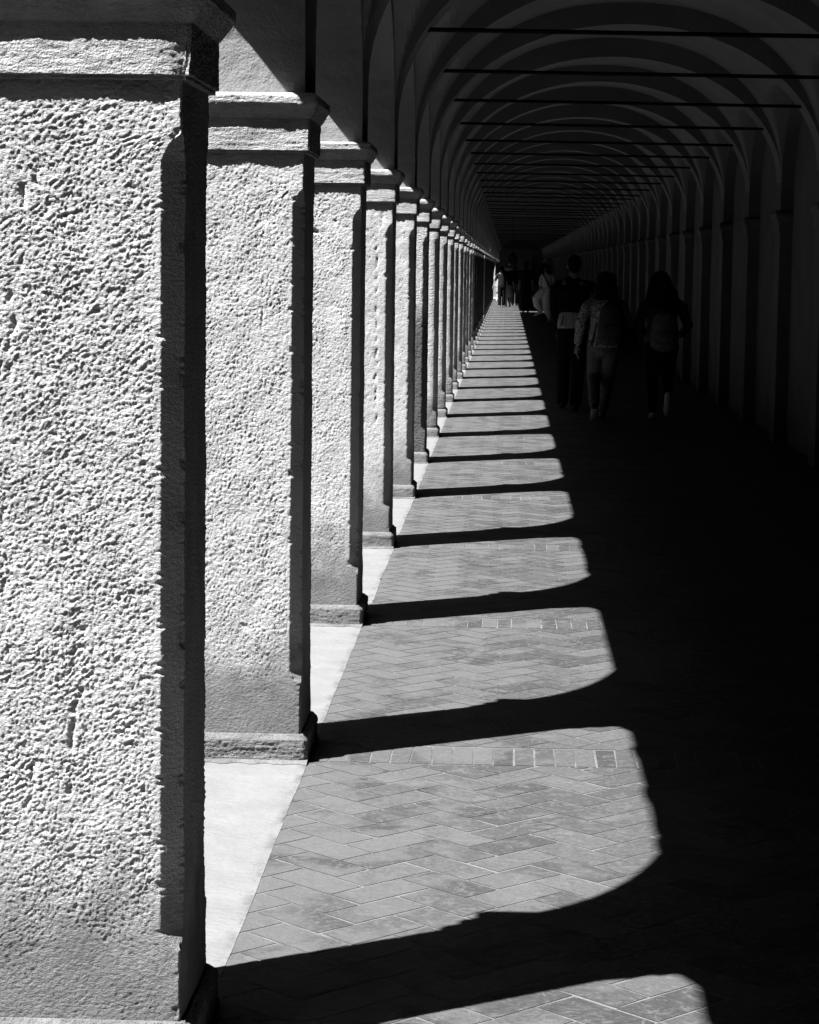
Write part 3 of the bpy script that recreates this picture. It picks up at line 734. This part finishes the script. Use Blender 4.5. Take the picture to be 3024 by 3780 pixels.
b = MB(); b.tube([(-.1, -.07, 1.40), (-.03, -.125, 1.25), (.06, -.125, 1.08), (.14, -.08, .95)], [.016] * 4, 8); b.build('shoulder_strap', M['black'], ps, smooth=True)

# ---------------------------------------------------------------- board, closed parasol and shrubs at the far end
bd = empty('notice_board', (-.60, 107.5, 0), 'white standing notice board with rounded feet on the sunlit strip', 'sign')
M['board'] = plain('white_board', .42, .6, .03); M['ink'] = plain('printed_ink', .05, .8)
b = MB(); b.box(-.18, .19, 0, .035, .12, 1.19); b.build('panel', M['board'], bd)
for x in (-.13, .10): MB().tube([(x, -.12, .05), (x, .0, .13), (x, .15, .05)], [.03, .035, .03], 10).build('foot', M['board'], bd, smooth=True)
b = MB(); b.tube([(-.13 + .09 * math.sin(t), -.004, .97 + .11 * math.cos(t)) for t in [k * math.pi / 10 for k in range(11)]], [.008] * 11, 6)
for k in range(9): b.box(-.15, -.15 + .22 + .03 * math.sin(k * 2.3), -.006, -.001, .70 - k * .055, .712 - k * .055)
b.ell((.12, -.005, .42), (.05, .004, .035)); b.build('print', M['ink'], bd)
pa = empty('parasol', (-.66, 110.5, 0), 'closed white parasol standing behind the notice board', 'parasol')
MB().tube([(0, 0, 1.0), (0, 0, 1.25), (.03, 0, 1.55), (.05, 0, 1.9), (.055, 0, 2.05)], [.11, .1, .065, .03, .012], 12).build('canopy', M['board'], pa, smooth=True)
MB().tube([(0, 0, .02), (0, 0, 1.05)], [.02, .02], 8).build('pole', M['iron'], pa)
MB().box(-.2, .2, -.2, .2, 0, .05).build('base', M['dark_end'], pa)
M['leaf'] = plain('dark_leaves', .02, .8, .4, 12)
def shrub(x, y, h, w_, label, seed):
    rnd = random.Random(seed); t = empty('potted_shrub', (x, y, 0), label, 'shrub', 'shrubs in pots along the corridor')
    MB().tube([(0, 0, .06), (0, 0, .34)], [.14, .2], 14).build('pot', M['charcoal'], t, smooth=True)
    MB().tube([(0, 0, .3), (.01, .01, .8), (0, 0, h * .8)], [.03, .02, .008], 8).build('stem', M['dark_end'], t)
    b = MB()
    for i in range(900):
        u = rnd.random(); a = rnd.uniform(0, 6.283); z = .4 + (h - .4) * u; r_ = w_ * (1 - u) ** .6 * (.35 + .65 * rnd.random()) * (1 + .3 * math.sin(5 * a + z * 6)) + .02
        p = Vector((r_ * math.cos(a), r_ * math.sin(a), z)); d = Vector((math.cos(a) * .6, math.sin(a) * .6, rnd.uniform(.3, 1.2))).normalized() * rnd.uniform(.05, .11)
        s_ = d.cross(Vector((rnd.random() - .5, rnd.random() - .5, .2))).normalized() * .014
        b.add([p, p + d * .5 + s_, p + d, p + d * .5 - s_], [(0, 1, 2, 3)])
    b.build('foliage', M['leaf'], t)
shrub(1.15, 100, 2.05, .28, 'tall pointed dark shrub in a pot, left of its pair', 1)
shrub(1.75, 98, 1.95, .36, 'broader dark shrub in a pot near the side wall', 2)
hs = empty('hanging_lantern', (.17, 84.6, 1.62), 'large dark lantern hanging above the far walkers', 'lantern')
b = MB(); b.tube([(0, 0, 0), (0, 0, .06), (0, 0, .36), (0, 0, .42)], [.1, .16, .17, .1], 8); b.build('shade', M['iron'], hs)
MB().tube([(0, 0, .42), (0, 0, 2.0)], [.008, .008], 6).build('chain', M['iron'], hs)
